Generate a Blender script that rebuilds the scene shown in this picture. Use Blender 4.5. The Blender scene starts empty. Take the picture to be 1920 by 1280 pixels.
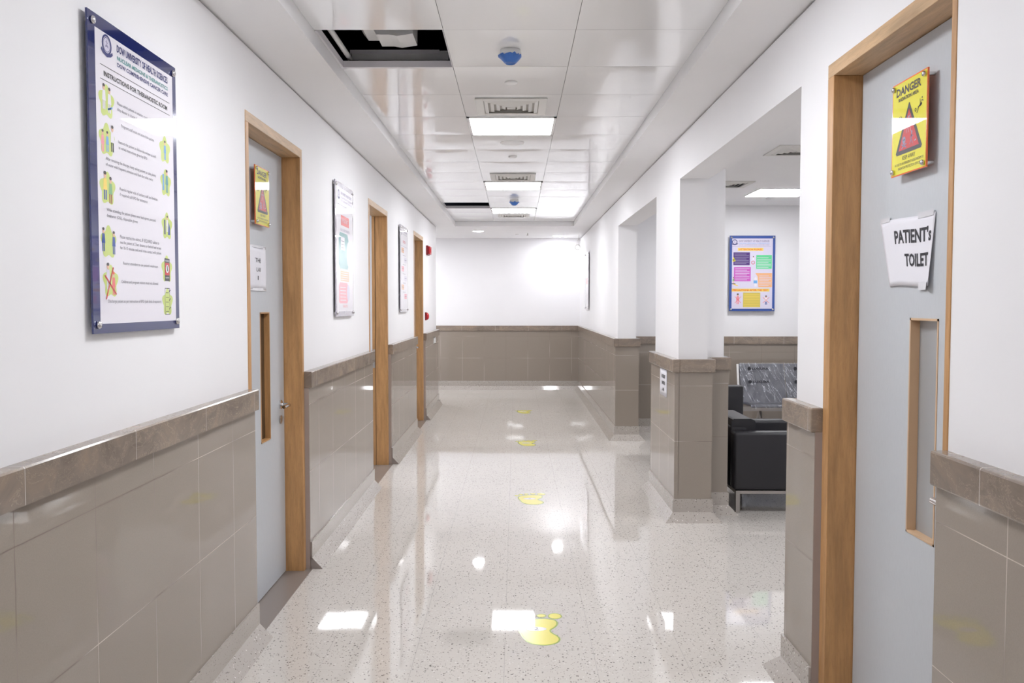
import bpy, bmesh, math, random
from mathutils import Vector, Matrix
random.seed(7)
S = bpy.context.scene
C = S.collection
# ------------------------------------------------------------------ camera
CAM_Z = 1.57
cd = bpy.data.cameras.new('camera'); cam = bpy.data.objects.new('camera', cd); C.objects.link(cam)
cd.sensor_width = 36; cd.lens = 36 * 1600 / 1920; cd.clip_start = .05; cd.clip_end = 100
cam.location = (0, 0, CAM_Z)
cam.rotation_euler = (math.pi/2 - .043981, -.00025, .0045243)
S.camera = cam
# ------------------------------------------------------------------ world, exposure
W = bpy.data.worlds.new('world'); S.world = W; W.use_nodes = True
W.node_tree.nodes['Background'].inputs[0].default_value = (.9, .92, 1, 1)
W.node_tree.nodes['Background'].inputs[1].default_value = .3
S.view_settings.view_transform = 'Standard'; S.view_settings.look = 'None'
S.view_settings.exposure = 1.14; S.view_settings.gamma = 1; S.view_settings.use_curve_mapping = False
PANEL_E = 13.0       # corridor light panels
ROOM_E = 12.0         # waiting area panel
DOWN_E = 62.0        # round downlights
SIDE_E = 7.0         # side rooms

# ------------------------------------------------------------------ materials
def lin(c): return tuple(((v/255)/12.92 if v/255 <= .04045 else ((v/255+.055)/1.055)**2.4) for v in c)
M = {}
def mat(name, rgb, rough=.5, metal=0, coat=0, emit=None, spec=.5, coatr=.03, alpha=1, trans=0):
    m = bpy.data.materials.new(name); m.use_nodes = True
    p = m.node_tree.nodes['Principled BSDF']
    c = lin(rgb)
    p.inputs['Base Color'].default_value = (*c, 1)
    p.inputs['Roughness'].default_value = rough; p.inputs['Metallic'].default_value = metal
    p.inputs['Coat Weight'].default_value = coat; p.inputs['Coat Roughness'].default_value = coatr
    p.inputs['Specular IOR Level'].default_value = spec
    p.inputs['Transmission Weight'].default_value = trans
    if emit:
        p.inputs['Emission Color'].default_value = (.95, .965, 1.0, 1); p.inputs['Emission Strength'].default_value = emit
    M[name] = m; return m
class NT:
    def __init__(s, m): s.t = m.node_tree; s.p = s.t.nodes['Principled BSDF']
    def n(s, ty, **k):
        x = s.t.nodes.new(ty)
        for a, b in k.items(): setattr(x, a, b)
        return x
    def l(s, a, b): s.t.links.new(a, b)
    def math(s, op, a, b=None, c=None):
        x = s.n('ShaderNodeMath', operation=op)
        for i, v in enumerate((a, b, c)):
            if v is None: continue
            if isinstance(v, (int, float)): x.inputs[i].default_value = v
            else: s.l(v, x.inputs[i])
        return x.outputs[0]
    def mix(s, f, a, b):
        x = s.n('ShaderNodeMix', data_type='RGBA')
        for i, v in ((0, f), (6, a), (7, b)):
            if isinstance(v, (int, float)): x.inputs[i].default_value = v
            elif isinstance(v, tuple): x.inputs[i].default_value = (*v, 1)
            else: s.l(v, x.inputs[i])
        return x.outputs[2]
    def pos(s):
        g = s.n('ShaderNodeNewGeometry'); q = s.n('ShaderNodeSeparateXYZ'); s.l(g.outputs['Position'], q.inputs[0])
        return g, q
    def scaled(s, vec):
        g = s.n('ShaderNodeNewGeometry'); v = s.n('ShaderNodeVectorMath', operation='MULTIPLY')
        s.l(g.outputs['Position'], v.inputs[0]); v.inputs[1].default_value = vec; return v.outputs[0]
    def noise(s, vec, scale, detail=3, rough=.5):
        x = s.n('ShaderNodeTexNoise'); s.l(vec, x.inputs['Vector']); x.inputs['Scale'].default_value = scale
        x.inputs['Detail'].default_value = detail; x.inputs['Roughness'].default_value = rough
        return x.outputs['Fac']
    def ramp(s, f, stops):
        x = s.n('ShaderNodeValToRGB'); s.l(f, x.inputs[0]); e = x.color_ramp.elements
        while len(e) < len(stops): e.new(.5)
        for i, (p, c) in enumerate(stops): e[i].position = p; e[i].color = (*c, 1)
        return x.outputs[0]
    def bump(s, h, st, d=.01):
        b = s.n('ShaderNodeBump'); s.l(h, b.inputs['Height']); b.inputs['Strength'].default_value = st
        b.inputs['Distance'].default_value = d; s.l(b.outputs[0], s.p.inputs['Normal'])

def wall_paint(name, rgb, rough=.55):
    m = mat(name, rgb, rough); t = NT(m)
    f = t.noise(t.scaled((1, 1, 1)), 2.2, 4)
    c = lin(rgb); d = tuple(v*.955 for v in c)
    t.l(t.mix(f, d, c), t.p.inputs['Base Color'])
    t.bump(t.noise(t.scaled((1, 1, 1)), 90, 2), .04, .002)
    return m
wall_paint('wall_paint', (247, 246, 248)); wall_paint('soffit_paint', (249, 248, 249), .6)
mat('groove', (120, 112, 105), .8)

def chips(t, base):
    v = t.scaled((1, 1, 1))
    out = base
    for sc, r, th, col in ((95, .34, .89, (.12, .105, .095)), (62, .27, .935, (.08, .07, .065)), (80, .30, .89, (.82, .79, .76)), (140, .36, .85, (.28, .24, .21))):
        x = t.n('ShaderNodeTexVoronoi'); t.l(v, x.inputs['Vector']); x.inputs['Scale'].default_value = sc
        q = t.n('ShaderNodeSeparateColor'); t.l(x.outputs['Color'], q.inputs[0])
        near = t.math('LESS_THAN', x.outputs['Distance'], r + (0 if sc != 95 else .04))
        pick = t.math('GREATER_THAN', q.outputs[0], th)
        f = t.math('MULTIPLY', t.math('MULTIPLY', near, pick), .8)
        out = t.mix(f, out, col)
    return out
def terrazzo(name, rgb, grout=True, rough=.035):
    m = mat(name, rgb, rough, spec=.6); t = NT(m)
    c = lin(rgb); n = t.noise(t.scaled((1, 1, 1)), 1.3, 4)
    n2 = t.noise(t.scaled((1, 1, 1)), 45, 3)
    base = t.mix(n, tuple(v*.93 for v in c), tuple(min(1, v*1.05) for v in c))
    base = t.mix(t.math('MULTIPLY', n2, .35), base, tuple(v*.84 for v in c))
    col = chips(t, base)
    if grout:
        g, q = t.pos()
        fx = t.math('FRACT', t.math('ADD', t.math('DIVIDE', t.math('ADD', q.outputs[0], .05), .4), 40.5))
        fy = t.math('FRACT', t.math('ADD', t.math('DIVIDE', q.outputs[1], .4), 40.5))
        gx = t.math('LESS_THAN', t.math('ABSOLUTE', t.math('SUBTRACT', fx, .5)), .0035)
        gy = t.math('LESS_THAN', t.math('ABSOLUTE', t.math('SUBTRACT', fy, .5)), .0022)
        f = t.math('MULTIPLY', t.math('MAXIMUM', gx, gy), .55)
        col = t.mix(f, col, (.42, .39, .37))
        # every slab laid a hair out of level
        ix = t.math('FLOOR', t.math('ADD', t.math('DIVIDE', t.math('ADD', q.outputs[0], .05), .4), 40.0))
        iy = t.math('FLOOR', t.math('ADD', t.math('DIVIDE', q.outputs[1], .4), 40.0))
        tilt(t, g, ix, iy, .0022)
    t.l(col, t.p.inputs['Base Color'])
    return m
def tilt(t, g, ia, ib, amt):
    cx = t.n('ShaderNodeCombineXYZ'); t.l(ia, cx.inputs[0]); t.l(ib, cx.inputs[1])
    w = t.n('ShaderNodeTexWhiteNoise', noise_dimensions='2D'); t.l(cx.outputs[0], w.inputs['Vector'])
    s1 = t.n('ShaderNodeVectorMath', operation='SUBTRACT'); t.l(w.outputs['Color'], s1.inputs[0]); s1.inputs[1].default_value = (.5, .5, .5)
    s2 = t.n('ShaderNodeVectorMath', operation='SCALE'); t.l(s1.outputs[0], s2.inputs[0]); s2.inputs['Scale'].default_value = amt
    s3 = t.n('ShaderNodeVectorMath', operation='ADD'); t.l(g.outputs['Normal'], s3.inputs[0]); t.l(s2.outputs[0], s3.inputs[1])
    s4 = t.n('ShaderNodeVectorMath', operation='NORMALIZE'); t.l(s3.outputs[0], s4.inputs[0])
    t.l(s4.outputs[0], t.p.inputs['Normal'])
terrazzo('terrazzo_floor', (217, 211, 204)); terrazzo('terrazzo_skirting', (186, 178, 170), False, .12)

def wall_tile(name, axis, phase, rgb=(157, 146, 135)):
    m = mat(name, rgb, .03, spec=.55); t = NT(m); g, q = t.pos(); c = lin(rgb)
    a = t.math('DIVIDE', t.math('SUBTRACT', q.outputs[axis], phase), .4)
    z = t.math('DIVIDE', t.math('SUBTRACT', q.outputs[2], .178), .401)
    fa = t.math('ABSOLUTE', t.math('SUBTRACT', t.math('FRACT', t.math('ADD', a, 100.5)), .5))
    fz = t.math('ABSOLUTE', t.math('SUBTRACT', t.math('FRACT', t.math('ADD', z, 100.5)), .5))
    ga = t.math('LESS_THAN', fa, .0035); gz = t.math('LESS_THAN', fz, .0035)
    up = t.math('GREATER_THAN', q.outputs[2], .3)
    gm = t.math('MAXIMUM', ga, t.math('MULTIPLY', gz, up))
    sp = t.noise(t.scaled((1, 1, 1)), 260, 2, .7); big = t.noise(t.scaled((1, 1, 1)), 1.1, 2)
    base = t.mix(sp, tuple(v*.86 for v in c), tuple(v*1.12 for v in c))
    base = t.mix(t.math('MULTIPLY', big, .4), base, tuple(v*.9 for v in c))
    gn = t.noise(t.scaled((1, 1, 1)), 1.6, 2)
    gcol = t.ramp(gn, [(.42, (.20, .15, .125)), (.56, (.62, .53, .46))])
    t.l(t.mix(gm, base, gcol), t.p.inputs['Base Color'])
    t.l(t.math('ADD', t.math('MULTIPLY', gm, .5), .03), t.p.inputs['Roughness'])
    ia = t.math('FLOOR', t.math('ADD', a, 100)); iz = t.math('FLOOR', t.math('ADD', z, 100))
    tilt(t, g, ia, iz, .0035)
    return m
wall_tile('tile_left', 1, 2.04); wall_tile('tile_right', 1, 1.97); wall_tile('tile_cross', 0, .22)
mat('tile_edge', (172, 158, 151), .85)
mat('end_stone', (152, 142, 137), .5)

def marble(name, rgb, axis=1):
    m = mat(name, rgb, .16, spec=.5); t = NT(m); g, q = t.pos(); c = lin(rgb)
    d = t.n('ShaderNodeTexNoise'); t.l(t.scaled((1, 1, 1)), d.inputs['Vector']); d.inputs['Scale'].default_value = 3
    v = t.n('ShaderNodeVectorMath', operation='ADD'); t.l(t.scaled((1.2, 1.2, 3)), v.inputs[0]); t.l(d.outputs['Color'], v.inputs[1])
    n = t.noise(v.outputs[0], 3.2, 7, .62)
    base = t.ramp(n, [(.3, tuple(x*.72 for x in c)), (.5, c), (.66, (c[0]*1.25, c[1]*1.2, c[2]*1.12)), (.78, (c[0]*1.5, c[1]*1.32, c[2]*1.05))])
    vn = t.noise(v.outputs[0], 6, 6, .7)
    vein = t.math('LESS_THAN', t.math('ABSOLUTE', t.math('SUBTRACT', vn, .5)), .006)
    col = t.mix(t.math('MULTIPLY', vein, .45), base, (.6, .5, .38))
    # each stone length has its own depth of colour and a pale joint
    a = t.math('ADD', t.math('DIVIDE', t.math('SUBTRACT', q.outputs[axis], 2.06), .61), 50)
    w = t.n('ShaderNodeTexWhiteNoise', noise_dimensions='1D'); t.l(t.math('FLOOR', a), w.inputs['W'])
    col = t.mix(t.math('MULTIPLY', w.outputs['Value'], .45), col, tuple(x*.62 for x in c))
    j = t.math('LESS_THAN', t.math('FRACT', a), .005)
    col = t.mix(j, col, (.55, .5, .45))
    t.l(col, t.p.inputs['Base Color'])
    return m
marble('marble_y', (147, 133, 121), 1); marble('marble_x', (147, 133, 121), 0)
mat('threshold_stone', (138, 128, 121), .25)

def wood(name, vec, rgb=(200, 153, 102)):
    m = mat(name, rgb, .42); t = NT(m); c = lin(rgb)
    v = t.scaled(vec); n = t.noise(v, 3.0, 4, .6)
    w = t.n('ShaderNodeTexWave', wave_type='BANDS', bands_direction='DIAGONAL'); t.l(v, w.inputs['Vector'])
    w.inputs['Scale'].default_value = 2.2; w.inputs['Distortion'].default_value = 7; w.inputs['Detail'].default_value = 3
    w.inputs['Detail Scale'].default_value = 1.2
    a = t.ramp(n, [(.3, tuple(x*.72 for x in c)), (.52, c), (.75, tuple(min(1, x*1.18) for x in c))])
    fine = t.noise(t.scaled(tuple(x*5 for x in vec)), 5.0, 4, .7)
    f = t.math('ADD', t.math('MULTIPLY', w.outputs['Fac'], .12), t.math('MULTIPLY', t.math('GREATER_THAN', fine, .54), .16))
    col = t.mix(f, a, (c[0]*.62, c[1]*.52, c[2]*.42))
    # scattered knots and nail fills
    vo = t.n('ShaderNodeTexVoronoi'); t.l(t.scaled((2.2, 2.2, 1)), vo.inputs['Vector']); vo.inputs['Scale'].default_value = 2.3
    k = t.math('LESS_THAN', vo.outputs['Distance'], .05)
    col = t.mix(t.math('MULTIPLY', k, .5), col, (c[0]*.4, c[1]*.3, c[2]*.2))
    t.l(col, t.p.inputs['Base Color'])
    t.bump(w.outputs['Fac'], .08, .003)
    return m
wood('wood_upright', (9, 9, .9)); wood('wood_header', (9, .9, 9), (208, 174, 134))
mat('wood_pale', (212, 180, 146), .45)

def leafm():
    m = mat('door_laminate', (198, 202, 207), .38); t = NT(m); c = lin((198, 202, 207))
    n = t.noise(t.scaled((6, 6, 1)), 30, 4, .7)
    t.l(t.mix(n, tuple(v*.92 for v in c), tuple(v*1.06 for v in c)), t.p.inputs['Base Color'])
leafm()
mat('steel', (196, 192, 188), .28, 1); mat('chrome', (214, 212, 212), .14, 1)
mat('dark_gap', (60, 42, 34), .8)
mat('ceiling_gloss', (251, 251, 252), .16, coat=.6, coatr=.03)
mat('plastic_white', (240, 239, 238), .35); mat('vent_white', (228, 226, 222), .45); mat('vent_dark', (186, 182, 176), .7)
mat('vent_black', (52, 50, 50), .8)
mat('blue_film', (66, 118, 200), .35)
mat('aluminium', (232, 229, 233), .45)
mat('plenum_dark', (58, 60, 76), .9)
mat('panel_light', (255, 255, 255), .4, emit=PANEL_E); mat('room_light', (255, 255, 255), .4, emit=ROOM_E)
mat('down_light', (255, 255, 255), .4, emit=DOWN_E); mat('side_light', (255, 255, 255), .4, emit=SIDE_E)
mat('leatherette', (32, 31, 36), .42); mat('leatherette_seam', (28, 27, 31), .6)
mat('brushed_metal', (165, 160, 156), .35, .9)
mat('seat_steel', (92, 92, 100), .35, .6)
mat('red_plastic', (196, 30, 42), .35); mat('red_dark', (130, 16, 26), .4)
mat('paper', (232, 231, 238), .6); mat('tape', (222, 222, 228), .12, coat=.5); mat('ink', (45, 45, 52), .6); mat('ink_soft', (120, 122, 132), .6)
mat('pane_brown_reflection', (70, 56, 44), .06, spec=.6); mat('pane_frosted', (166, 167, 168), .12, spec=.6)  # left door's pane: the dark brown reflection is put into its colour
mat('yellow_vinyl', (240, 228, 92), .18, coat=.5); mat('green_vinyl', (150, 176, 62), .18, coat=.5); mat('white_vinyl', (240, 238, 244), .2, coat=.5)
mat('black_vinyl', (40, 40, 46), .3, coat=.5)
def pr(n, rgb): mat('print_'+n, rgb, .45, coat=1, coatr=.015)
for n, c in dict(white=(238, 234, 242), navy=(40, 48, 118), blue=(36, 76, 158), black=(34, 34, 40), grey=(120, 118, 128), teal=(92, 160, 160), green=(128, 178, 128),
                 lime=(206, 222, 120), yellow=(238, 228, 30), dyellow=(216, 196, 84), red=(206, 34, 44), orange=(238, 96, 40), purple=(78, 40, 120), magenta=(204, 86, 192),
                 mint=(96, 220, 150), peach=(244, 184, 134), gold=(250, 216, 96), pink=(244, 152, 164), salmon=(240, 110, 110), skin=(232, 184, 156), sky=(110, 170, 226), hair=(52, 40, 40),
                 pale=(222, 216, 236), lilac=(150, 144, 178), brown=(150, 60, 40)).items(): pr(n, c)
mat('acrylic_blue', (34, 44, 104), .12, coat=1); mat('acrylic_orange', (240, 110, 30), .12, coat=1); mat('acrylic_grey', (176, 170, 184), .12, coat=1)

# ------------------------------------------------------------------ mesh helpers
class MB:
    def __init__(s): s.v = []; s.f = []; s.m = []; s.sm = []
    def add(s, vs, fs, k=0, smooth=False):
        o = len(s.v); s.v += [tuple(v) for v in vs]
        for f in fs: s.f.append([i+o for i in f]); s.m.append(k); s.sm.append(smooth)
        return s
    def box(s, x0, x1, y0, y1, z0, z1, k=0, ends=None):
        x0, x1 = sorted((x0, x1)); y0, y1 = sorted((y0, y1)); z0, z1 = sorted((z0, z1))
        vs = [(x, y, z) for x in (x0, x1) for y in (y0, y1) for z in (z0, z1)]
        fs = [(0, 1, 3, 2), (4, 6, 7, 5), (0, 4, 5, 1), (2, 3, 7, 6), (0, 2, 6, 4), (1, 5, 7, 3)]
        s.add(vs, fs, k)
        if ends is not None: s.m[-4] = ends; s.m[-3] = ends       # the two faces across y
        return s
    def prism(s, pts, axis, a, b, k=0, kend=None):
        """pts: 2-D outline in the other two axes (in x,y,z order)"""
        n = len(pts); vs = []
        for t in (a, b):
            for p in pts:
                q = list(p); q.insert(axis, t); vs.append(tuple(q))
        fs = [(i, (i+1) % n, (i+1) % n+n, i+n) for i in range(n)]
        s.add(vs, fs, k); s.add(vs, [tuple(range(n))[::-1], tuple(range(n, 2*n))], k if kend is None else kend)
        return s
    def tube(s, pts, r, k=0, n=10, cap=True):
        pts = [Vector(p) for p in pts]; rings = []
        rr = r if isinstance(r, (list, tuple)) else [r]*len(pts)
        for i, p in enumerate(pts):
            d = (pts[min(i+1, len(pts)-1)] - pts[max(i-1, 0)]).normalized()
            u = d.cross(Vector((0, 0, 1)));
            if u.length < .05: u = d.cross(Vector((0, 1, 0)))
            u.normalize(); w = d.cross(u).normalized()
            rings.append([p + (u*math.cos(2*math.pi*j/n) + w*math.sin(2*math.pi*j/n))*rr[i] for j in range(n)])
        vs = [v for R in rings for v in R]; fs = []
        for i in range(len(rings)-1):
            for j in range(n): fs.append((i*n+j, i*n+(j+1) % n, (i+1)*n+(j+1) % n, (i+1)*n+j))
        s.add(vs, fs, k, True)
        if cap: s.add(vs, [tuple(range(n))[::-1], tuple(range((len(rings)-1)*n, len(rings)*n))], k)
        return s
    def lathe(s, prof, cx, cy, k=0, n=32):
        """prof: [(r,z)] about a vertical axis"""
        vs = []; fs = []
        for r, z in prof:
            for j in range(n): a = 2*math.pi*j/n; vs.append((cx+r*math.cos(a), cy+r*math.sin(a), z))
        for i in range(len(prof)-1):
            for j in range(n): fs.append((i*n+j, i*n+(j+1) % n, (i+1)*n+(j+1) % n, (i+1)*n+j))
        s.add(vs, fs, k, True); return s
    def build(s, name, mats, parent=None, bevel=0, seg=2, smooth=False):
        me = bpy.data.meshes.new(name); me.from_pydata(s.v, [], s.f)
        for m in (mats if isinstance(mats, (list, tuple)) else [mats]): me.materials.append(M[m])
        for p, k, sm in zip(me.polygons, s.m, s.sm): p.material_index = k; p.use_smooth = sm or smooth
        bm = bmesh.new(); bm.from_mesh(me); bmesh.ops.recalc_face_normals(bm, faces=bm.faces[:]); bm.to_mesh(me); bm.free()
        o = bpy.data.objects.new(name, me); C.objects.link(o)
        if parent:
            o.parent = parent; o.matrix_parent_inverse = Matrix.Translation(-parent.location)
        if bevel:
            b = o.modifiers.new('bevel', 'BEVEL'); b.width = bevel; b.segments = seg; b.limit_method = 'ANGLE'; b.angle_limit = .6
        return o
def struct(o): o['kind'] = 'structure'; return o
def tag(o, label, cat, group=None):
    o['label'] = label; o['category'] = cat
    if group: o['group'] = group
    return o
def empty(name, loc):
    o = bpy.data.objects.new(name, None); o.location = loc; o.empty_display_size = .1; C.objects.link(o); return o
def thing(name, loc, label, cat, group=None): return tag(empty(name, loc), label, cat, group)

# ------------------------------------------------------------------ the shell: planes of the place
XL, XR = -1.246, 1.175            # painted wall faces
TL, TR = -1.216, 1.145            # faces of the tiled dado
ZC, ZT = 2.77, 2.84               # plaster border of the ceiling, metal tile field
YB, YE, YF = -4.0, 13.33, 15.65   # behind the camera, end of the left wall, far wall
DOOR_T = 2.462
DL = [(3.955, 4.99), (7.235, 8.30), (10.43, 11.47)]   # door frames in the left wall
DR = (2.31, 3.25)                                      # door frame in the right wall
GAP = .010

def wall_run(mb, x0, x1, y0, y1, z0=0.0, z1=ZC, face=None):
    """painted wall with a thin shadow gap under the ceiling"""
    mb.box(x0, x1, y0, y1, z0, z1-GAP)
    s = .012
    mb.box(min(x0, x1)+s, max(x0, x1)-s, y0, y1, z1-GAP, z1, 1)

# floor
mb = MB(); mb.box(-4.2, 5.0, YB-.2, YF+.2, -.12, 0)
struct(mb.build('floor', 'terrazzo_floor'))
# walls
mb = MB(); prev = YB
for a, b in DL:
    wall_run(mb, XL, XL-.15, prev, a); wall_run(mb, XL, XL-.15, a, b, DOOR_T); prev = b
wall_run(mb, XL, XL-.15, prev, YE)
struct(mb.build('wall_left', ['wall_paint', 'groove']))
mb = MB()
wall_run(mb, XR, XR+.21, YB, DR[0]); wall_run(mb, XR, XR+.21, *DR, DOOR_T); wall_run(mb, XR, XR+.21, DR[1], 3.56)
wall_run(mb, XR, XR+.21, 3.56, 6.16, 2.465); wall_run(mb, XR, XR+.21, 6.16, 7.18); wall_run(mb, XR, XR+.21, 7.18, 9.83, 2.465)
wall_run(mb, XR, XR+.21, 9.83, YF)
mb.box(XR+.21, 1.555, 6.38, 7.0, 0, ZC)
struct(mb.build('wall_right', ['wall_paint', 'groove']))
mb = MB(); mb.box(-4.1, XR+.21, YF, YF+.15, 0, ZC); struct(mb.build('wall_far', 'wall_paint'))
mb = MB(); mb.box(-1.6, 1.6, YB-.15, YB, 0, 3.0); struct(mb.build('wall_near', 'wall_paint'))
mb = MB(); mb.box(-4.1, XL-.15, YE-.12, YE, 0, ZC); mb.box(-4.2, -4.1, YE-.12, YF+.15, 0, ZC)
struct(mb.build('wall_branch', 'wall_paint'))
mb = MB(); mb.box(XR+.21, 4.7, 10.5, 10.65, 0, ZC); mb.box(4.6, 4.7, 3.4, 10.5, 0, ZC); mb.box(XR+.21, 4.7, 3.4, 3.56, 0, ZC)
struct(mb.build('wall_waiting', 'wall_paint'))
# side rooms seen through the doors
def room(name, x0, x1, y0, y1):
    m = MB(); t = .05
    m.box(x0-t, x0, y0-t, y1+t, 0, 2.6); m.box(x1, x1+t, y0-t, y1+t, 0, 2.6) if x0 > 0 else None
    m.box(x0, x1, y0-t, y0, 0, 2.6); m.box(x0, x1, y1, y1+t, 0, 2.6); m.box(x0-t, x1+t, y0-t, y1+t, 2.6, 2.65)
    return struct(m.build(name, 'wall_paint'))
room('wall_side_room', -3.4, XL-.155, 6.3, 9.4)
mb = MB(); mb.box(-2.6, -2.0, 7.6, 8.2, 2.58, 2.6); sl = struct(mb.build('ceiling_side_room_light', 'side_light'))

# ceiling: plaster border, recessed tile field, voids above the two lifted tiles
TX0, TX1, TY1 = -.942, .895, 13.28
P = .616; Y0 = 4.03; GX = [TX0, -.339, .279, TX1]
mb = MB()
mb.box(-4.2, TX0, YB, YF+.15, ZC, ZT+.03); mb.box(TX1, 4.9, YB, YF+.15, ZC, ZT+.03); mb.box(TX0, TX1, TY1, YF+.15, ZC, ZT+.03)
struct(mb.build('ceiling', 'soffit_paint'))
lights_row = {3, 8, 12, -2, -7}
holes = {0, 11}
mb = MB(); rng = random.Random(3)
n0 = int((YB-Y0)//P); N = 12
for r in range(n0, 15):
    for c in range(3):
        if c == 1 and r in lights_row: continue
        if c == 0 and r in holes: continue
        g = .0012
        x0, x1 = GX[c]+g, GX[c+1]-g; y0, y1 = Y0+r*P+g, Y0+(r+1)*P-g
        sag = rng.uniform(.0015, .0042); tx = rng.uniform(-.0006, .0006); ty = rng.uniform(-.0008, .0008)
        vs = []; fs = []
        for i in range(N+1):
            for j in range(N+1):
                u, v = i/N, j/N
                h = -sag*(1-(2*u-1)**2)*(1-(2*v-1)**4)*(.8+.4*math.sin(3*v+c))
                vs.append((x0+(x1-x0)*u, y0+(y1-y0)*v, ZT+.004+h+tx*(u-.5)+ty*(v-.5)))
        for i in range(N):
            for j in range(N): a = i*(N+1)+j; fs.append((a, a+1, a+N+2, a+N+1))
        mb.add(vs, fs, 0, True)
        mb.box(x0, x1, y0, y0+.001, ZT+.0045, ZT+.03); mb.box(x0, x1, y1-.001, y1, ZT+.0045, ZT+.03)
        mb.box(x0, x0+.001, y0, y1, ZT+.0045, ZT+.03); mb.box(x1-.001, x1, y0, y1, ZT+.0045, ZT+.03)
o = mb.build('ceiling_tile_field', 'ceiling_gloss'); struct(o)
# void over the ceiling
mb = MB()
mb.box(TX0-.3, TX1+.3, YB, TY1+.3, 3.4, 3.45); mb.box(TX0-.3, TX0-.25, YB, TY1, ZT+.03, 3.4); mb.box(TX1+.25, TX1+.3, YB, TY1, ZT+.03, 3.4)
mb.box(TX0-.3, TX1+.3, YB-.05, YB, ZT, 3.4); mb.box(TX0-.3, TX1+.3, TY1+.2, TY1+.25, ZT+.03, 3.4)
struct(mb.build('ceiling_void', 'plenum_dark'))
mb = MB()
for r in holes:
    a, b = Y0+r*P, Y0+(r+1)*P
    mb.box(TX0, GX[1], b-.004, b+.018, ZT, ZT+.034)
    mb.box(TX0+.002, TX0+.014, a, b, ZT, ZT+.034); mb.box(GX[1]-.004, GX[1], a, b, ZT+.001, ZT+.03)
struct(mb.build('trim_1', 'aluminium'))

# dado tiles, rail, skirting along each stretch of wall
def runL(y0, y1, i):
    mb = MB(); mb.box(XL-.002, TL, y0, y1, 0, 1.083, 0, ends=1); struct(mb.build('trim_tile_left', ['tile_left', 'tile_edge']))
    mb = MB(); mb.prism([(XL-.002, 1.078), (TL+.018, 1.078), (TL+.018, 1.168), (TL+.0145, 1.173), (XL-.002, 1.173)], 1, y0-.004, y1+.004)
    struct(mb.build('trim_rail_left', 'marble_y'))
    mb = MB(); f = TL+.010
    mb.box(TL-.002, f, y0, y1, .060, .162, 0, ends=1)
    mb.prism([(TL-.002, 0), (f+.062, 0), (f, .066), (TL-.002, .066)], 1, y0, y1, 0, kend=1)
    struct(mb.build('baseboard_left', ['terrazzo_skirting', 'end_stone']))
for i, (a, b) in enumerate([(YB, 3.955), (4.992, 7.235), (8.302, 10.43), (11.472, YE)]): runL(a, b, i)
def wrap(name, y0, y1, x1=None, ends=(False, False), xin=None):
    """right-hand wall stretch; ends: dado returns round the front / back end"""
    ya = y0-.03 if ends[0] else y0; yb = y1+.03 if ends[1] else y1
    xb = XR+.24
    mb = MB(); mb.box(TR, XR+.002, ya, yb, 0, 1.083, 0, ends=(2 if ends[0] or ends[1] else 1))
    if ends[0]: mb.box(XR, xb, ya, y0, 0, 1.083, 2); mb.box(xb-.03, xb, y0, y1, 0, 1.083, 0, ends=2)
    if ends[1]: mb.box(XR, xb, y1, yb, 0, 1.083, 2)
    if ends[0] or ends[1]: mb.box(xb-.03, xb, y0, y1, 0, 1.083, 0, ends=2)
    if not ends[0]: mb.box(TR+.0005, XR, ya-.0015, ya, 0, 1.083, 1)
    struct(mb.build('trim_tile_right', ['tile_right', 'tile_edge', 'tile_cross']))
    mb = MB(); p = .018
    fx = TR-p
    def bar(x0, x1, a, b):
        mb.box(x0, x1, a, b, 1.078, 1.173)
    bar(fx, XR+.002, ya-(p if ends[0] else .004), yb+(p if ends[1] else .004))
    if ends[0]: bar(XR, xb+p, ya-p, y0)
    if ends[1]: bar(XR, xb+p, y1, yb+p)
    if ends[0] or ends[1]: bar(xb-.03, xb+p, y0, y1)
    struct(mb.build('trim_rail_right', 'marble_y', bevel=.006))
    mb = MB(); f = .010
    a0 = ya-(f if ends[0] else 0); b0 = yb+(f if ends[1] else 0)
    xe = xb+f if (ends[0] or ends[1]) else TR+.002
    mb.box(TR-f, max(xe, TR+.002), a0, b0, .060, .162)
    e0 = .062 if ends[0] else 0; e1 = .062 if ends[1] else 0; ex = .062 if (ends[0] or ends[1]) else 0
    top = [(TR-f, a0), (xe, a0), (xe, b0), (TR-f, b0)]
    bot = [(TR-f-.062, a0-e0), (xe+ex, a0-e0), (xe+ex, b0+e1), (TR-f-.062, b0+e1)]
    vs = [(x, y, .066) for x, y in top]+[(x, y, 0) for x, y in bot]
    mb.add(vs, [(0, 1, 2, 3), (4, 7, 6, 5), (0, 4, 5, 1), (1, 5, 6, 2), (2, 6, 7, 3), (3, 7, 4, 0)])
    struct(mb.build('baseboard_right', 'terrazzo_skirting'))
wrap('a', YB, 2.31)
wrap('b', 3.255, 3.56, ends=(False, True))
wrap('c', 6.16, 7.18, ends=(True, True))
wrap('d', 9.83, YF-.001, ends=(True, False))
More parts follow.
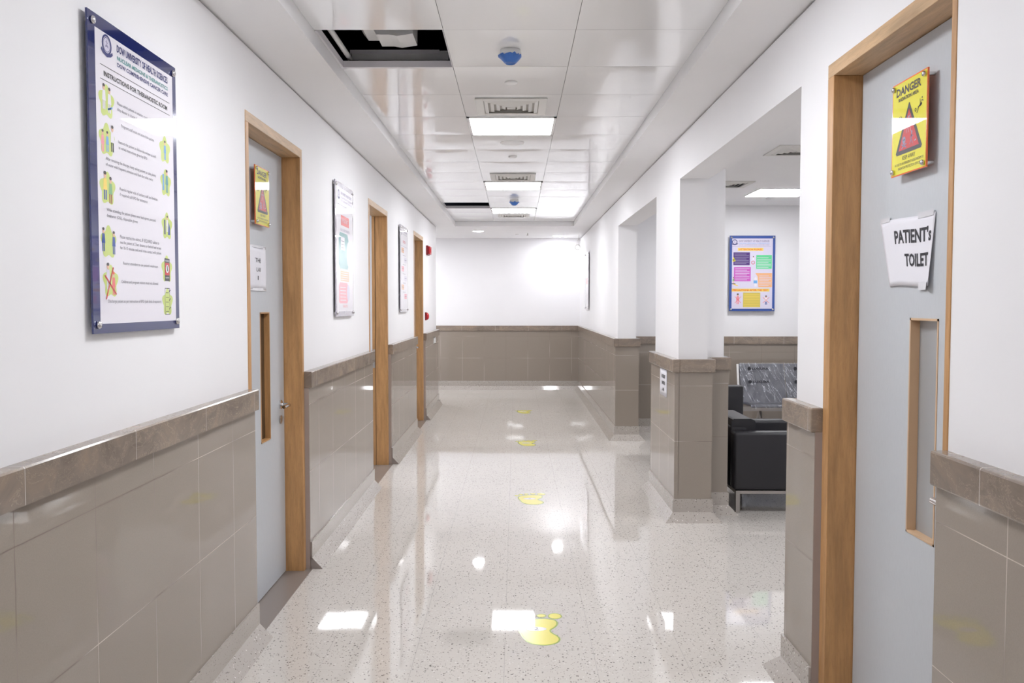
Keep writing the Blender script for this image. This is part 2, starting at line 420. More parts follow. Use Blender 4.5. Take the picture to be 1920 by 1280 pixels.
# set-back pier behind the column
mb = MB(); mb.box(XR+.24, 1.585, 6.35, 6.38, 0, 1.083, 0); mb.box(1.555, 1.585, 6.38, 7.0, 0, 1.083, 1)
struct(mb.build('trim_tile_pier', ['tile_cross', 'tile_right']))
mb = MB(); mb.box(XR+.24, 1.603, 6.332, 6.38, 1.078, 1.173); mb.box(1.553, 1.603, 6.38, 7.0, 1.078, 1.173)
struct(mb.build('trim_rail_pier', 'marble_x', bevel=.006))
mb = MB(); mb.box(XR+.26, 1.595, 6.34, 7.0, .06, .162)
mb.add([(1.43, 6.34, .066), (1.595, 6.34, .066), (1.595, 7, .066), (1.43, 7, .066), (1.43, 6.278, 0), (1.657, 6.278, 0), (1.657, 7, 0), (1.43, 7, 0)],
       [(0, 1, 2, 3), (4, 7, 6, 5), (0, 4, 5, 1), (1, 5, 6, 2), (2, 6, 7, 3), (3, 7, 4, 0)])
struct(mb.build('baseboard_pier', 'terrazzo_skirting'))
# far wall, branch corridor, waiting area
def runX(tagn, x0, x1, y, m='tile_cross'):
    mb = MB(); mb.box(x0, x1, y-.03, y+.002, 0, 1.083); struct(mb.build('trim_tile_'+tagn, m))
    mb = MB(); mb.box(x0, x1, y-.048, y+.002, 1.078, 1.173); struct(mb.build('trim_rail_'+tagn, 'marble_x', bevel=.006))
    mb = MB(); mb.box(x0, x1, y-.04, y-.028, .06, .162); mb.prism([(y-.028, 0), (y-.102, 0), (y-.04, .066), (y-.028, .066)], 0, x0, x1)
    struct(mb.build('baseboard_'+tagn, 'terrazzo_skirting'))
runX('far', -4.0, TR, YF); runX('waiting', XR+.24, 4.6, 10.5)
mb = MB(); mb.box(XL-.15, TL, YE-.001, YE+.03, 0, 1.083); struct(mb.build('trim_tile_corner', 'tile_cross'))
mb = MB(); mb.box(XL-.15, TL+.018, YE-.001, YE+.048, 1.078, 1.173); struct(mb.build('trim_rail_corner', 'marble_x', bevel=.006))
mb = MB(); mb.box(XL-.15, TL+.01, YE-.001, YE+.04, .06, .162); mb.box(XL-.15, TL+.03, YE-.001, YE+.07, 0, .066); struct(mb.build('baseboard_corner', 'terrazzo_skirting'))

# ------------------------------------------------------------------ doors
def lever(parent, x, y, z, sx, sy):
    """sx: direction out of the leaf, sy: direction the lever points"""
    mb = MB(); mb.tube([(x, y, z), (x+sx*.009, y, z)], .026, n=24)
    ro = mb.build('handle_rose', 'chrome', parent)
    mb = MB()
    pts = [(x+sx*.005, y, z), (x+sx*.04, y, z), (x+sx*.053, y+sy*.008, z), (x+sx*.058, y+sy*.025, z), (x+sx*.058, y+sy*.08, z), (x+sx*.056, y+sy*.125, z)]
    mb.tube(pts, [.010, .010, .011, .011, .011, .010], n=14)
    h = mb.build('handle', 'chrome', parent)
    mb = MB(); mb.tube([(x, y, z-.085), (x+sx*.007, y, z-.085)], .024, n=24); mb.box(x+sx*.007, x+sx*.009, y-.003, y+.003, z-.096, z-.078)
    mb.build('keyhole_plate', 'steel', parent)
def door(name, y0, y1, side, slot=None, hy=None, hdir=-1, jn=.045, jf=.045, leaf=True, depth=.145):
    s = side                      # -1 left wall, +1 right wall ; wall face at XL / XR
    xf = XL if s < 0 else XR
    root = empty(name, (xf, (y0+y1)/2, 0)); root['kind'] = 'structure'
    f0 = xf-s*.003; f1 = xf+s*depth
    mb = MB(); mb.box(f0, f1, y0, y0+jn, 0, DOOR_T-.05); mb.box(f0, f1, y1-jf, y1, 0, DOOR_T-.05)
    mb.build('door_frame', 'wood_upright', root, bevel=.002)
    mb = MB(); mb.box(f0, f1, y0, y1, DOOR_T-.05, DOOR_T); mb.build('door_frame_head', 'wood_header', root, bevel=.002)
    mb = MB(); a = xf+s*.015
    mb.box(TL+.012 if s < 0 else TR-.012, f1, y0+.001, y1-.001, 0, .003); mb.build('threshold', 'threshold_stone', root)
    xl = xf+s*.103; xb = xl+s*.042
    if leaf:
        a, b = y0+jn+.003, y1-jf-.004; z0, z1 = .008, DOOR_T-.053
        mb = MB()
        if slot:
            p, q, r, t = slot
            mb.box(xl, xb, a, p, z0, z1); mb.box(xl, xb, q, b, z0, z1); mb.box(xl, xb, p, q, z0, r); mb.box(xl, xb, p, q, t, z1)
        else: mb.box(xl, xb, a, b, z0, z1)
        lf = mb.build('door_leaf', 'door_laminate', root)
        if slot:
            w = .007; mb = MB(); o0 = xl-s*.002; o1 = xl+s*.036
            mb.box(o0, o1, p, p+w, r, t); mb.box(o0, o1, q-w, q, r, t); mb.box(o0, o1, p, q, r, r+w); mb.box(o0, o1, p, q, t-w, t)
            mb.build('vision_panel_frame', 'wood_pale' if s > 0 else 'wood_upright', lf)
            mb = MB(); mb.box(xl+s*.028, xl+s*.034, p+w*.5, q-w*.5, r+w*.5, t-w*.5)
            mb.build('vision_panel_glass', 'pane_frosted' if s > 0 else 'pane_brown_reflection', lf)
        if hy: lever(root, xl, hy, .995, -s, hdir)
    # dark rebate where the leaf meets the frame
    if not leaf: return root
    mb = MB(); mb.box(xl+s*.004, xl+s*.012, y1-jf-.006, y1-jf, 0, DOOR_T-.05); mb.box(xl+s*.004, xl+s*.012, y0+jn, y1-jf, DOOR_T-.056, DOOR_T-.05)
    mb.build('door_rebate', 'dark_gap', root)
    return root
door('door_1', *DL[0], -1, slot=(4.49, 4.662, .828, 1.525), hy=4.855)
d2 = door('door_2', *DL[1], -1, leaf=False)
door('door_3', *DL[2], -1, hy=11.33)
door('door_4', *DR, 1, slot=(2.583, 2.77, .828, 1.525), hy=2.36, hdir=1, jn=.026, jf=.06)
# door 2 stands open into its room; strike plate on the far jamb
mb = MB(); mb.box(XL-.150, XL-1.05, 7.282, 7.324, .01, DOOR_T-.055); mb.build('door_leaf', 'door_laminate', d2)
mb = MB(); mb.box(XL-.120, XL-.142, 8.253, 8.256, .95, 1.13); mb.box(XL-.126, XL-.136, 8.251, 8.254, 1.02, 1.08); mb.build('strike_plate', 'steel', d2)
mb = MB(); mb.box(XL-.112, XL-.116, 8.2525, 8.2555, 0, 2.41); mb.build('door_stop', 'dark_gap', d2)

# ------------------------------------------------------------------ printed sheets
def text_mesh(s, bold=False, font_extra=0):
    cu = bpy.data.curves.new('t', 'FONT'); cu.body = s; cu.size = 1; cu.resolution_u = 2; cu.align_x = 'LEFT'
    if bold: cu.offset = .03
    ob = bpy.data.objects.new('t', cu); me = bpy.data.meshes.new_from_object(ob)
    vs = [tuple(v.co) for v in me.vertices]; fs = [tuple(p.vertices) for p in me.polygons]
    bpy.data.objects.remove(ob); bpy.data.curves.remove(cu); bpy.data.meshes.remove(me)
    return vs, fs
class Art:
    """flat print laid on a plane: o = lower left corner, u / n = unit vectors right / out of the sheet"""
    def __init__(s, o, u, n, sc=1): s.sc = sc; s.o = Vector(o); s.u = Vector(u); s.n = Vector(n); s.w = Vector((0, 0, 1)); s.mb = MB(); s.mats = []
    def k(s, m):
        if m not in s.mats: s.mats.append(m)
        return s.mats.index(m)
    def P(s, a, b, d): return s.o+s.u*(a*s.sc)+s.w*(b*s.sc)+s.n*d
    def poly(s, pts, m, d=.0004):
        s.mb.add([s.P(a, b, d) for a, b in pts], [tuple(range(len(pts)))], s.k(m))
    def rect(s, a, b, c, e, m, d=.0004): s.poly([(a, b), (c, b), (c, e), (a, e)], m, d)
    def ell(s, a, b, ra, rb, m, d=.0005, n=20, t0=0, t1=2*math.pi): s.poly([(a+ra*math.cos(t0+(t1-t0)*i/n), b+rb*math.sin(t0+(t1-t0)*i/n)) for i in range(n)], m, d)
    def line(s, a, b, c, e, w, m, d=.0007):
        L = math.hypot(c-a, e-b) or 1; x, y = -(e-b)/L*w/2, (c-a)/L*w/2
        s.poly([(a+x, b+y), (c+x, e+y), (c-x, e-y), (a-x, b-y)], m, d)
    def ring(s, a, b, r, w, m, d=.0006, n=24):
        for i in range(n):
            t, q = 2*math.pi*i/n, 2*math.pi*(i+1)/n
            s.poly([(a+(r-w)*math.cos(t), b+(r-w)*math.sin(t)), (a+r*math.cos(t), b+r*math.sin(t)), (a+r*math.cos(q), b+r*math.sin(q)), (a+(r-w)*math.cos(q), b+(r-w)*math.sin(q))], m, d)
    def text(s, t, a, b, w, h, m, bold=False, d=.0008):
        vs, fs = text_mesh(t, bold)
        if not vs: return
        x0 = min(v[0] for v in vs); x1 = max(v[0] for v in vs); y0 = min(v[1] for v in vs); y1 = max(v[1] for v in vs)
        if h is None: sc = w/(x1-x0); sx = sy = sc
        else:
            sy = h/(y1-y0); sx = w/(x1-x0) if w else sy
        s.mb.add([s.P(a+(v[0]-x0)*sx, b+(v[1]-y0)*sy, d) for v in vs], fs, s.k(m))
    def build(s, name, parent=None):
        me = bpy.data.meshes.new(name); me.from_pydata([tuple(v) for v in s.mb.v], [], s.mb.f)
        for m in s.mats: me.materials.append(M[m])
        for p, k in zip(me.polygons, s.mb.m):
            p.material_index = k
        me.update()
        for p in me.polygons:
            if p.normal.dot(s.n) < 0: p.flip()
        o = bpy.data.objects.new(name, me); C.objects.link(o)
        if parent: o.parent = parent; o.matrix_parent_inverse = Matrix.Translation(-parent.location)
        return o
def board(name, o, u, n, W_, H_, label, cat, acrylic, off=.04, thick=.006, group=None, inset=.035, cap=.011):
    """acrylic sheet held off the wall on four round standoffs. o = lower left corner of the front face"""
    root = thing(name, tuple(Vector(o)-Vector(n)*(off)+Vector(u)*W_/2), label, cat, group)
    o = Vector(o); u = Vector(u); n = Vector(n); w = Vector((0, 0, 1))
    mb = MB(); c = []
    for d in (0, -thick):
        for a, b in ((0, 0), (W_, 0), (W_, H_), (0, H_)): c.append(o+u*a+w*b+n*d)
    mb.add(c, [(0, 1, 2, 3), (4, 7, 6, 5), (0, 4, 5, 1), (1, 5, 6, 2), (2, 6, 7, 3), (3, 7, 4, 0)])
    mb.build('acrylic_sheet', acrylic, root)
    for a in (inset, W_-inset):
        for b in (inset, H_-inset):
            mb = MB(); p = o+u*a+w*b
            mb.tube([p-n*(off-.0008), p-n*thick], cap*.8, n=16)
            mb.tube([p+n*.001, p+n*.002, p+n*.006, p+n*.009, p+n*.0105], [cap, cap*1.05, cap*1.05, cap*.8, cap*.3], n=20)
            mb.build('standoff', 'chrome', root)
    return root

def crest(A, x, y, r):
    A.ring(x, y, r, r*.22, 'print_navy'); A.ring(x, y, r*.72, r*.07, 'print_navy')
    A.ell(x, y, r*.66, r*.66, 'print_pale', .0005)
    A.poly([(x-r*.3, y-r*.1), (x, y+r*.05), (x+r*.3, y-r*.1), (x+r*.3, y-r*.3), (x, y-r*.18), (x-r*.3, y-r*.3)], 'print_lilac', .0008)
    A.line(x, y-r*.1, x, y+r*.5, r*.1, 'print_lilac'); A.line(x-r*.22, y+r*.3, x+r*.22, y+r*.18, r*.08, 'print_lilac')
    A.poly([(x-r*1.25, y-r*.7), (x-r*.8, y-r*1.0), (x, y-r*1.2), (x+r*.8, y-r*1.0), (x+r*1.25, y-r*.7), (x+r*1.1, y-r*.45), (x+r*.7, y-r*.72), (x, y-r*.9), (x-r*.7, y-r*.72), (x-r*1.1, y-r*.45)], 'print_navy', .0009)
def blob(A, x, y, rx, ry, m='print_lime'):
    pts = []
    for i in range(60):
        t = 2*math.pi*i/60; k = 1+.16*math.cos(5*(t-math.pi/2)); pts.append((x+rx*k*math.cos(t), y+ry*k*math.sin(t)))
    A.poly(pts, m, .0005)
def figure(A, x, y, h, body, hair='print_hair', legs=None):
    A.ell(x, y+h*.38, h*.085, h*.11, 'print_skin', .0009, 14); A.ell(x, y+h*.45, h*.09, h*.06, hair, .0010, 12)
    A.poly([(x-h*.1, y+h*.27), (x+h*.1, y+h*.27), (x+h*.14, y-h*.1), (x-h*.14, y-h*.1)], body, .0008)
    A.rect(x-h*.10, y-h*.42, x-h*.02, y-h*.1, legs or body, .0007); A.rect(x+h*.02, y-h*.42, x+h*.10, y-h*.1, legs or body, .0007)

BZ, BH, BW, K = 1.482, .934, .632, 1.0166
UL, NL = (0, 1, 0), (1, 0, 0)      # left wall: reads towards +y
UR, NR = (0, -1, 0), (-1, 0, 0)    # right wall
UF, NF = (1, 0, 0), (0, -1, 0)     # facing the camera
# --- board 1
FX = -1.226
b1 = board('instruction_board', (FX, 2.472, BZ), UL, NL, BW, BH, 'large acrylic board headed INSTRUCTIONS FOR THERANOSTIC ROOM, navy border, nearest on left wall', 'sign', 'acrylic_blue', off=.02, inset=.026)
A = Art((FX, 2.472, BZ), UL, NL, K)
A.rect(.041, .028, .592, .880, 'print_white', .0002)
crest(A, .112, .848, .030)
A.text('DOW UNIVERSITY OF HEALTH SCIENCES', .176, .845, .375, .023, 'print_navy', True)
A.text('NUCLEAR MEDICINE & THERANOSTICS', .177, .822, .374, .013, 'print_teal', True)
A.text('DOW COMPREHENSIVE CANCER CARE', .177, .802, .374, .013, 'print_navy', True)
A.rect(.068, .7815, .564, .7835, 'print_black', .0006)
A.text('INSTRUCTIONS FOR THERANOSTIC ROOM', .090, .753, .454, .015, 'print_black', True)
A.rect(.068, .7400, .564, .7420, 'print_black', .0006)
T = [('Please admit patient in isolation room, inform', .172, .685, .258), ('duty doctor in charge about admission', .172, .667, .215),
     ('Pregnant staff must not attend the patient', .196, .622, .236), ('Instruct the patient to follow the written as well', .175, .570, .268), ('as verbal instructions given by RPO', .175, .553, .20),
     ('After receiving the therapy, keep asking patient to take plenty', .092, .507, .349), ('of water with frequent urination and flush the toilet twice', .092, .490, .325),
     ('Restrict regular visit of sanitary staff and dietitian,', .177, .429, .277), ('if required call RPO for assistance', .177, .412, .195),
     ('While attending the patient please wear lead apron, personal', .091, .357, .342), ('dosimeter (OSL), disposable gloves', .091, .340, .205),
     ('Please restrict the visitors, IF REQUIRED advise to', .173, .284, .284), ('see the patient at 2 feet distance or behind lead screen', .173, .267, .300), ('for 10-15 minutes and avoid close contact with patient', .173, .250, .300),
     ('Restrict attendant to use patient\'s washroom', .191, .204, .253), ('Children and pregnant visitors must not allowed', .176, .147, .267),
     ('Discharge patient as per instruction of RPO (safe limit of exposure)', .090, .087, .377)]
for t, a, b, w in T: A.text(t, a, b, w, .0125, 'print_grey')
for x, y in ((.104, .680), (.101, .568), (.100, .425), (.100, .268), (.108, .152)): blob(A, x, y, .044, .044)
for x, y in ((.519, .613), (.522, .500), (.526, .353), (.519, .205), (.520, .091)): blob(A, x, y, .040, .042)
figure(A, .088, .69, .08, 'print_white', legs='print_pale'); figure(A, .122, .685, .08, 'print_white', legs='print_pale')
A.line(.11, .66, .14, .67, .006, 'print_sky')
figure(A, .075, .56, .07, 'print_pink'); figure(A, .104, .562, .065, 'print_sky'); figure(A, .136, .575, .085, 'print_white', legs='print_black')
figure(A, .085, .43, .09, 'print_gold', legs='print_blue'); figure(A, .118, .42, .085, 'print_green', legs='print_brown')
figure(A, .068, .272, .075, 'print_blue'); figure(A, .132, .266, .075, 'print_blue')
figure(A, .092, .165, .085, 'print_pale'); figure(A, .126, .145, .075, 'print_salmon', 'print_orange'); A.line(.072, .17, .142, .115, .006, 'print_red', .0012); A.line(.078, .10, .125, .195, .006, 'print_red', .0012)
figure(A, .519, .61, .07, 'print_sky'); figure(A, .530, .505, .085, 'print_teal'); A.rect(.495, .475, .508, .53, 'print_sky', .0008)
A.rect(.502, .325, .512, .375, 'print_navy', .0008); figure(A, .528, .36, .06, 'print_white'); A.poly([(.532, .325), (.55, .325), (.55, .35), (.54, .37)], 'print_blue', .001)
A.rect(.50, .165, .542, .243, 'print_black', .0007); A.rect(.503, .185, .539, .228, 'print_red', .0009); A.ell(.521, .207, .013, .014, 'print_white', .0011); A.poly([(.518, .198), (.526, .200), (.524, .216), (.519, .218)], 'print_black', .0013)
A.text('WARNING', .505, .231, .032, .007, 'print_white', d=.0012); A.text('NO ENTRY', .506, .174, .03, .005, 'print_white', d=.0012)
for q in range(5): A.rect(.505, .06+q*.016, .530, .0615+q*.016, 'print_black', .0009)
A.line(.5, .05, .5, .14, .002, 'print_black'); A.line(.538, .05, .538, .14, .002, 'print_black'); A.line(.5, .14, .538, .14, .002, 'print_black'); A.line(.5, .05, .538, .05, .002, 'print_black')
for q in range(3): A.line(.532, .068+q*.03, .545, .075+q*.03, .003, 'print_black', .001)
A.build('printed_sheet', b1)
# --- board 2
b2 = board('information_board', (FX, 5.820, BZ), UL, NL, BW, BH, 'acrylic wall board with teal and pink shapes between the first and second left doors', 'sign', 'acrylic_grey', off=.02, inset=.026)
A = Art((FX, 5.820, BZ), UL, NL, K)
A.rect(.035, .035, .590, .885, 'print_white', .0002); crest(A, .11, .835, .03)
A.text('DOW UNIVERSITY OF HEALTH SCIENCES', .18, .840, .38, .020, 'print_lilac', True); A.text('NUCLEAR MEDICINE & THERANOSTICS', .18, .815, .38, .013, 'print_lilac')
A.text('DOW COMPREHENSIVE CANCER CARE', .18, .793, .38, .013, 'print_lilac'); A.rect(.06, .765, .57, .768, 'print_lilac', .0006)
A.rect(.18, .63, .46, .70, 'print_salmon', .0006); A.text('IMPORTANT', .22, .65, .2, .03, 'print_white'); A.text('RADIATION SAFETY INFORMATION', .16, .59, .32, .018, 'print_lilac')
A.poly([(.1, .36), (.1, .54), (.14, .58), (.4, .58), (.44, .54), (.44, .36), (.4, .33), (.14, .33)], 'print_teal', .0005); A.rect(.17, .46, .30, .55, 'print_white', .0007); A.ell(.44, .44, .07, .09, 'print_pale', .0009)
for q in range(3): A.rect(.18, .475+q*.022, .29, .480+q*.022, 'print_grey', .0011)
A.rect(.15, .245, .45, .315, 'print_peach', .0005)
for q in range(4): A.rect(.17, .255+q*.015, .43, .259+q*.015, 'print_white', .0008)
A.poly([(.1, .10), (.1, .21), (.13, .235), (.38, .235), (.42, .21), (.42, .12), (.38, .09), (.13, .09)], 'print_pink', .0005); A.ell(.42, .165, .05, .06, 'print_pale', .0008)
for q in range(5): A.rect(.14, .11+q*.022, .34, .115+q*.022, 'print_white', .0008)
A.text('THANK YOU', .22, .06, .17, .02, 'print_salmon')
A.build('printed_sheet', b2)
# --- board 3
b3 = board('flow_chart_board', (FX, 9.068, BZ), UL, NL, BW, BH, 'acrylic wall board with a pale flow chart between the second and third left doors', 'sign', 'acrylic_grey', off=.02, inset=.026)
A = Art((FX, 9.068, BZ), UL, NL, K)
A.rect(.035, .035, .590, .885, 'print_white', .0002); crest(A, .10, .845, .028)
A.text('DOW UNIVERSITY OF HEALTH SCIENCES', .17, .850, .38, .018, 'print_lilac', True); A.text('NUCLEAR MEDICINE & THERANOSTICS', .17, .825, .38, .012, 'print_lilac')
A.text('PATIENT FLOW', .22, .735, .2, .03, 'print_salmon', True); A.rect(.06, .70, .57, .703, 'print_lilac', .0006)
yy = .63
for q, m in enumerate(('print_peach', 'print_pale', 'print_pink', 'print_pale', 'print_peach', 'print_pink')):
    x = .1 if q % 2 == 0 else .32; A.rect(x, yy, x+.2, yy+.055, m, .0005); A.rect(x+.02, yy+.025, x+.18, yy+.03, 'print_grey', .0008)
    if q < 5: A.line(x+.1, yy, x+.1, yy-.025, .004, 'print_grey'); A.line(.2, yy-.025, .42, yy-.025, .004, 'print_grey')
    yy -= .098
A.build('printed_sheet', b3)
# --- waiting area board
b4 = board('precautions_board', (2.605, 10.45, BZ), UF, NF, .555, .919, 'blue bordered acrylic board headed ATTENTION PLEASE on the waiting area back wall', 'sign', 'print_blue', off=.045, inset=.022)
A = Art((2.605, 10.45, BZ), UF, NF)
A.rect(.03, .03, .525, .885, 'print_pale', .0002); crest(A, .051+.01, .842, .032)
A.text('DOW UNIVERSITY OF HEALTH SCIENCES', .112, .842, .37, .024, 'print_lilac', True); A.text('NUCLEAR MEDICINE & THERANOSTICS', .112, .820, .37, .012, 'print_sky'); A.text('DOW COMPREHENSIVE CANCER CARE', .112, .800, .37, .013, 'print_lilac')
A.rect(.03, .785, .5, .787, 'print_lilac', .0006)
A.rect(.10, .735, .41, .77, 'print_gold', .0005); A.text('ATTENTION PLEASE', .115, .741, .275, .020, 'print_orange', True)
A.rect(.047, .560, .247, .716, 'print_purple', .0005); A.rect(.055, .365, .26, .537, 'print_magenta', .0005)
A.rect(.325, .517, .515, .684, 'print_mint', .0005); A.poly([(.317, .463), (.52, .463), (.52, .293), (.355, .293), (.345, .42)], 'print_peach', .0005)
for x0, x1, y0, n in ((.06, .235, .575, 7), (.07, .245, .38, 8), (.335, .505, .53, 7), (.365, .51, .31, 7)):
    for q in range(n): A.rect(x0, y0+q*.0195, x1-(.03 if q % 3 == 0 else 0), y0+.006+q*.0195, 'print_pale' if y0 != .575 else 'print_lilac', .0008)
A.poly([(.005+.03, .60), (.045, .665), (.075, .61)], 'print_yellow', .0009); A.ring(.05, .625, .012, .006, 'print_black', .0012)
figure(A, .29, .63, .08, 'print_white', legs='print_pale'); A.ring(.287, .592, .022, .006, 'print_red', .0012)
figure(A, .05, .375, .08, 'print_green', legs='print_skin'); A.line(.05, .33, .105, .31, .012, 'print_gold'); A.rect(.03, .33, .075, .34, 'print_hair', .0012)
A.rect(.295, .34, .340, .375, 'print_sky', .0008); A.poly([(.305, .30), (.335, .30), (.335, .40), (.32, .42), (.305, .40)], 'print_white', .0006)
A.rect(.03, .24, .49, .275, 'print_gold', .0005); A.text('PRECAUTIONS AFTER THE TEST', .042, .247, .43, .020, 'print_orange', True)
A.rect(.170, .048, .38, .228, 'print_dyellow', .0005)
for q in range(8): A.rect(.18, .06+q*.02, .37, .065+q*.02, 'print_gold', .0008)
figure(A, .105, .145, .14, 'print_pink'); A.line(.07, .10, .145, .18, .005, 'print_salmon', .0012); A.line(.07, .18, .145, .10, .005, 'print_salmon', .0012)
figure(A, .45, .13, .12, 'print_white', legs='print_blue'); A.line(.41, .10, .49, .17, .005, 'print_salmon', .0012); A.line(.41, .17, .49, .10, .005, 'print_salmon', .0012)
A.build('printed_sheet', b4)
# --- board seen edge on, far right wall
b5 = board('wall_board', (1.155, 14.25, BZ), UR, NR, BW, .925, 'acrylic wall board seen almost edge on, right wall near the far end', 'sign', 'acrylic_grey', off=.02, inset=.026)
A = Art((1.155, 14.25, BZ), UR, NR, K); A.rect(.035, .035, .590, .87, 'print_white', .0003); A.rect(.1, .6, .5, .65, 'print_lilac', .0006); A.rect(.1, .4, .5, .5, 'print_pink', .0006)
A.build('printed_sheet', b5)
# --- danger signs
def danger(name, o, u, n, label):
    r = board(name, o, u, n, .240, .300, label, 'sign', 'acrylic_orange', off=.030, thick=.005, inset=.016, cap=.008)
    A = Art(o, u, n)
    A.rect(.004, .004, .236, .296, 'print_yellow', .0002)
    A.text('DANGER', .030, .255, .170, .027, 'print_black', True); A.text('RADIATION AREA', .046, .237, .138, .012, 'print_black', True)
    A.poly([(.038, .065), (.206, .065), (.212, .073), (.124, .222), (.119, .222), (.032, .073)], 'print_black', .0005)
    A.poly([(.052, .078), (.192, .078), (.1215, .203)], 'print_red', .0007)
    # trefoil, skull and running figure in pale line work
    for t in (90, 210, 330):
        a = math.radians(t); A.poly([(.1215+.004*math.cos(a), .165+.004*math.sin(a)), (.1215+.017*math.cos(a-.5), .165+.017*math.sin(a-.5)), (.1215+.017*math.cos(a+.5), .165+.017*math.sin(a+.5))], 'print_lilac', .0009)
    for q in range(3):
        A.line(.1215-.006+q*.006, .150, .1215-.016+q*.016, .128, .0015, 'print_pale', .0009)
    A.ell(.090, .108, .011, .012, 'print_lilac', .0009); A.ell(.086, .109, .003, .003, 'print_black', .0011, 8); A.ell(.094, .109, .003, .003, 'print_black', .0011, 8); A.rect(.085, .094, .095, .099, 'print_lilac', .0010)
    A.line(.074, .084, .106, .096, .004, 'print_lilac', .0009); A.line(.106, .084, .074, .096, .004, 'print_lilac', .0009)
    A.ell(.143, .125, .004, .005, 'print_lilac', .0009); A.line(.143, .12, .140, .103, .006, 'print_lilac', .0009); A.line(.140, .103, .150, .088, .003, 'print_lilac', .0009); A.line(.140, .103, .131, .088, .003, 'print_lilac', .0009)
    A.line(.142, .116, .153, .110, .003, 'print_lilac', .0009); A.line(.142, .116, .133, .108, .003, 'print_lilac', .0009)
    A.line(.160, .095, .172, .095, .002, 'print_pale', .0009); A.line(.168, .099, .173, .095, .002, 'print_pale', .0009)
    # short warning word either side of the triangle, drawn stroke by stroke
    def stroke(pts, w):
        for (a, b), (c, d) in zip(pts, pts[1:]): A.line(a, b, c, d, w, 'print_black', .0008)
    x, y = .158, .176   # right-hand word: heh, reh, tah, khah read from the right
    stroke([(x+.058, y+.030), (x+.048, y+.034), (x+.042, y+.028), (x+.050, y+.022), (x+.040, y+.018), (x+.030, y+.018)], .003)
    stroke([(x+.038, y+.018), (x+.036, y+.040)], .0025); stroke([(x+.038, y+.020), (x+.046, y+.026), (x+.030, y+.018), (x+.022, y+.010)], .003)
    stroke([(x+.026, y+.020), (x+.024, y+.008), (x+.016, y+.000)], .003); A.ell(x+.050, y+.041, .003, .003, 'print_black', .0009, 8)
    A.ring(x+.008, y+.012, .006, .003, 'print_black', .0008, 10)
    x, y = .034, .168   # left-hand word: dal, waw, reh
    stroke([(x+.030, y+.022), (x+.036, y+.014), (x+.028, y+.010)], .003); A.ring(x+.020, y+.016, .005, .0025, 'print_black', .0008, 10); stroke([(x+.024, y+.014), (x+.020, y+.006), (x+.014, y+.003)], .003)
    stroke([(x+.010, y+.016), (x+.008, y+.008), (x+.002, y+.002)], .003)
    A.text('KEEP AWAY', .080, .046, .088, .013, 'print_black')
    A.text('IN CASE OF AN EMERGENCY PLEASE INFORM TO', .028, .031, .196, .0085, 'print_black')
    A.text('RADIATION PROTECTION OFFICER', .052, .017, .152, .0085, 'print_black')
    A.build('printed_sheet', r); return r
LX = XL-.103; RX = XR+.103
danger('danger_sign', (LX+.031, 4.338, 1.975), UL, NL, 'yellow DANGER RADIATION AREA sign on the grey door in the left wall')
danger('danger_sign', (RX-.031, 2.862, 1.987), UR, NR, 'yellow DANGER RADIATION AREA sign on the toilet door at right')
# --- paper notices
def sheet(name, fn, nu, nv, label, mats, art, tapes=()):
    """curved sheet of paper: fn(a,b)->point for a,b in 0..1"""
    mb = MB(); vs = [fn(i/nu, j/nv) for i in range(nu+1) for j in range(nv+1)]
    fs = [(i*(nv+1)+j, i*(nv+1)+j+1, (i+1)*(nv+1)+j+1, (i+1)*(nv+1)+j) for i in range(nu) for j in range(nv)]
    mb.add(vs, fs, 0, True)
    o = mb.build(name, mats)
    so = o.modifiers.new('thickness', 'SOLIDIFY'); so.thickness = .0006; so.offset = -1
    tag(o, label, 'sign')
    if art:
        for t, a, b, w, h, bold in art:
            tb = MB(); vs, fs = text_mesh(t, bold)
            x0 = min(v[0] for v in vs); x1 = max(v[0] for v in vs); y0 = min(v[1] for v in vs); y1 = max(v[1] for v in vs)
            tb.add([fn(a+(v[0]-x0)/(x1-x0)*w, b+(v[1]-y0)/(y1-y0)*h, .0016) for v in vs], fs)
            tb.build('lettering', 'ink', o)
    for (a0, a1, b0, b1) in tapes:
        tb = MB(); q = [fn(a, b, .0022) for a in (a0, (a0+a1)/2, a1) for b in (b0, b1)]
        tb.add(q, [(0, 1, 3, 2), (2, 3, 5, 4)]); tb.build('adhesive_tape', 'tape', o)
    return o
def f4(a, b, d=0):
    # the PATIENT'S TOILET sheet: wider at the top, near edge curling off the leaf
    yl = 3.005+(2.920-3.005)*(1-b); yr = 2.612
    y = yl+(yr-yl)*a; z0 = 1.628; z1 = 1.852
    curl = .012*max(0, (a-.85)/.15)**1.6*max(0,1-b)**1.2+.004*math.sin(math.pi*a)*(1-b)
    y += .018*max(0, (a-.85)/.15)**2*(1-b)
    return (RX-.003-curl-d, y, z0+(z1-z0)*b+.003*math.sin(6*a))
sheet('paper_notice', f4, 24, 12, "curling white paper reading PATIENT's TOILET taped to the door at right", ['paper'],
      [("PATIENT's", .255, .62, .70, .21, True), ('TOILET', .435, .28, .46, .19, True)], [(.70, 1.02, -.05, .06), (.72, .98, .96, 1.04), (.02, .2, .98, 1.05)])
def f1(a, b, d=0):
    fold = .004*abs(math.sin(a*9))+.003*math.sin(b*3)
    return (LX+.002+fold+d, 4.292+.300*a, 1.645+.222*b)
sheet('paper_notice', f1, 20, 8, 'creased white paper notice taped to the grey door in the left wall', ['paper'], [('THE', .36, .63, .32, .10, False), ('LAB', .42, .42, .24, .09, False), ('1', .48, .22, .04, .10, False)],
      [(-.02, 1.02, .97, 1.03), (-.02, 1.02, -.03, .03)])
def f5(a, b, d=0): return (TR-.0015-d, 6.752-.300*a, .860+.208*b)
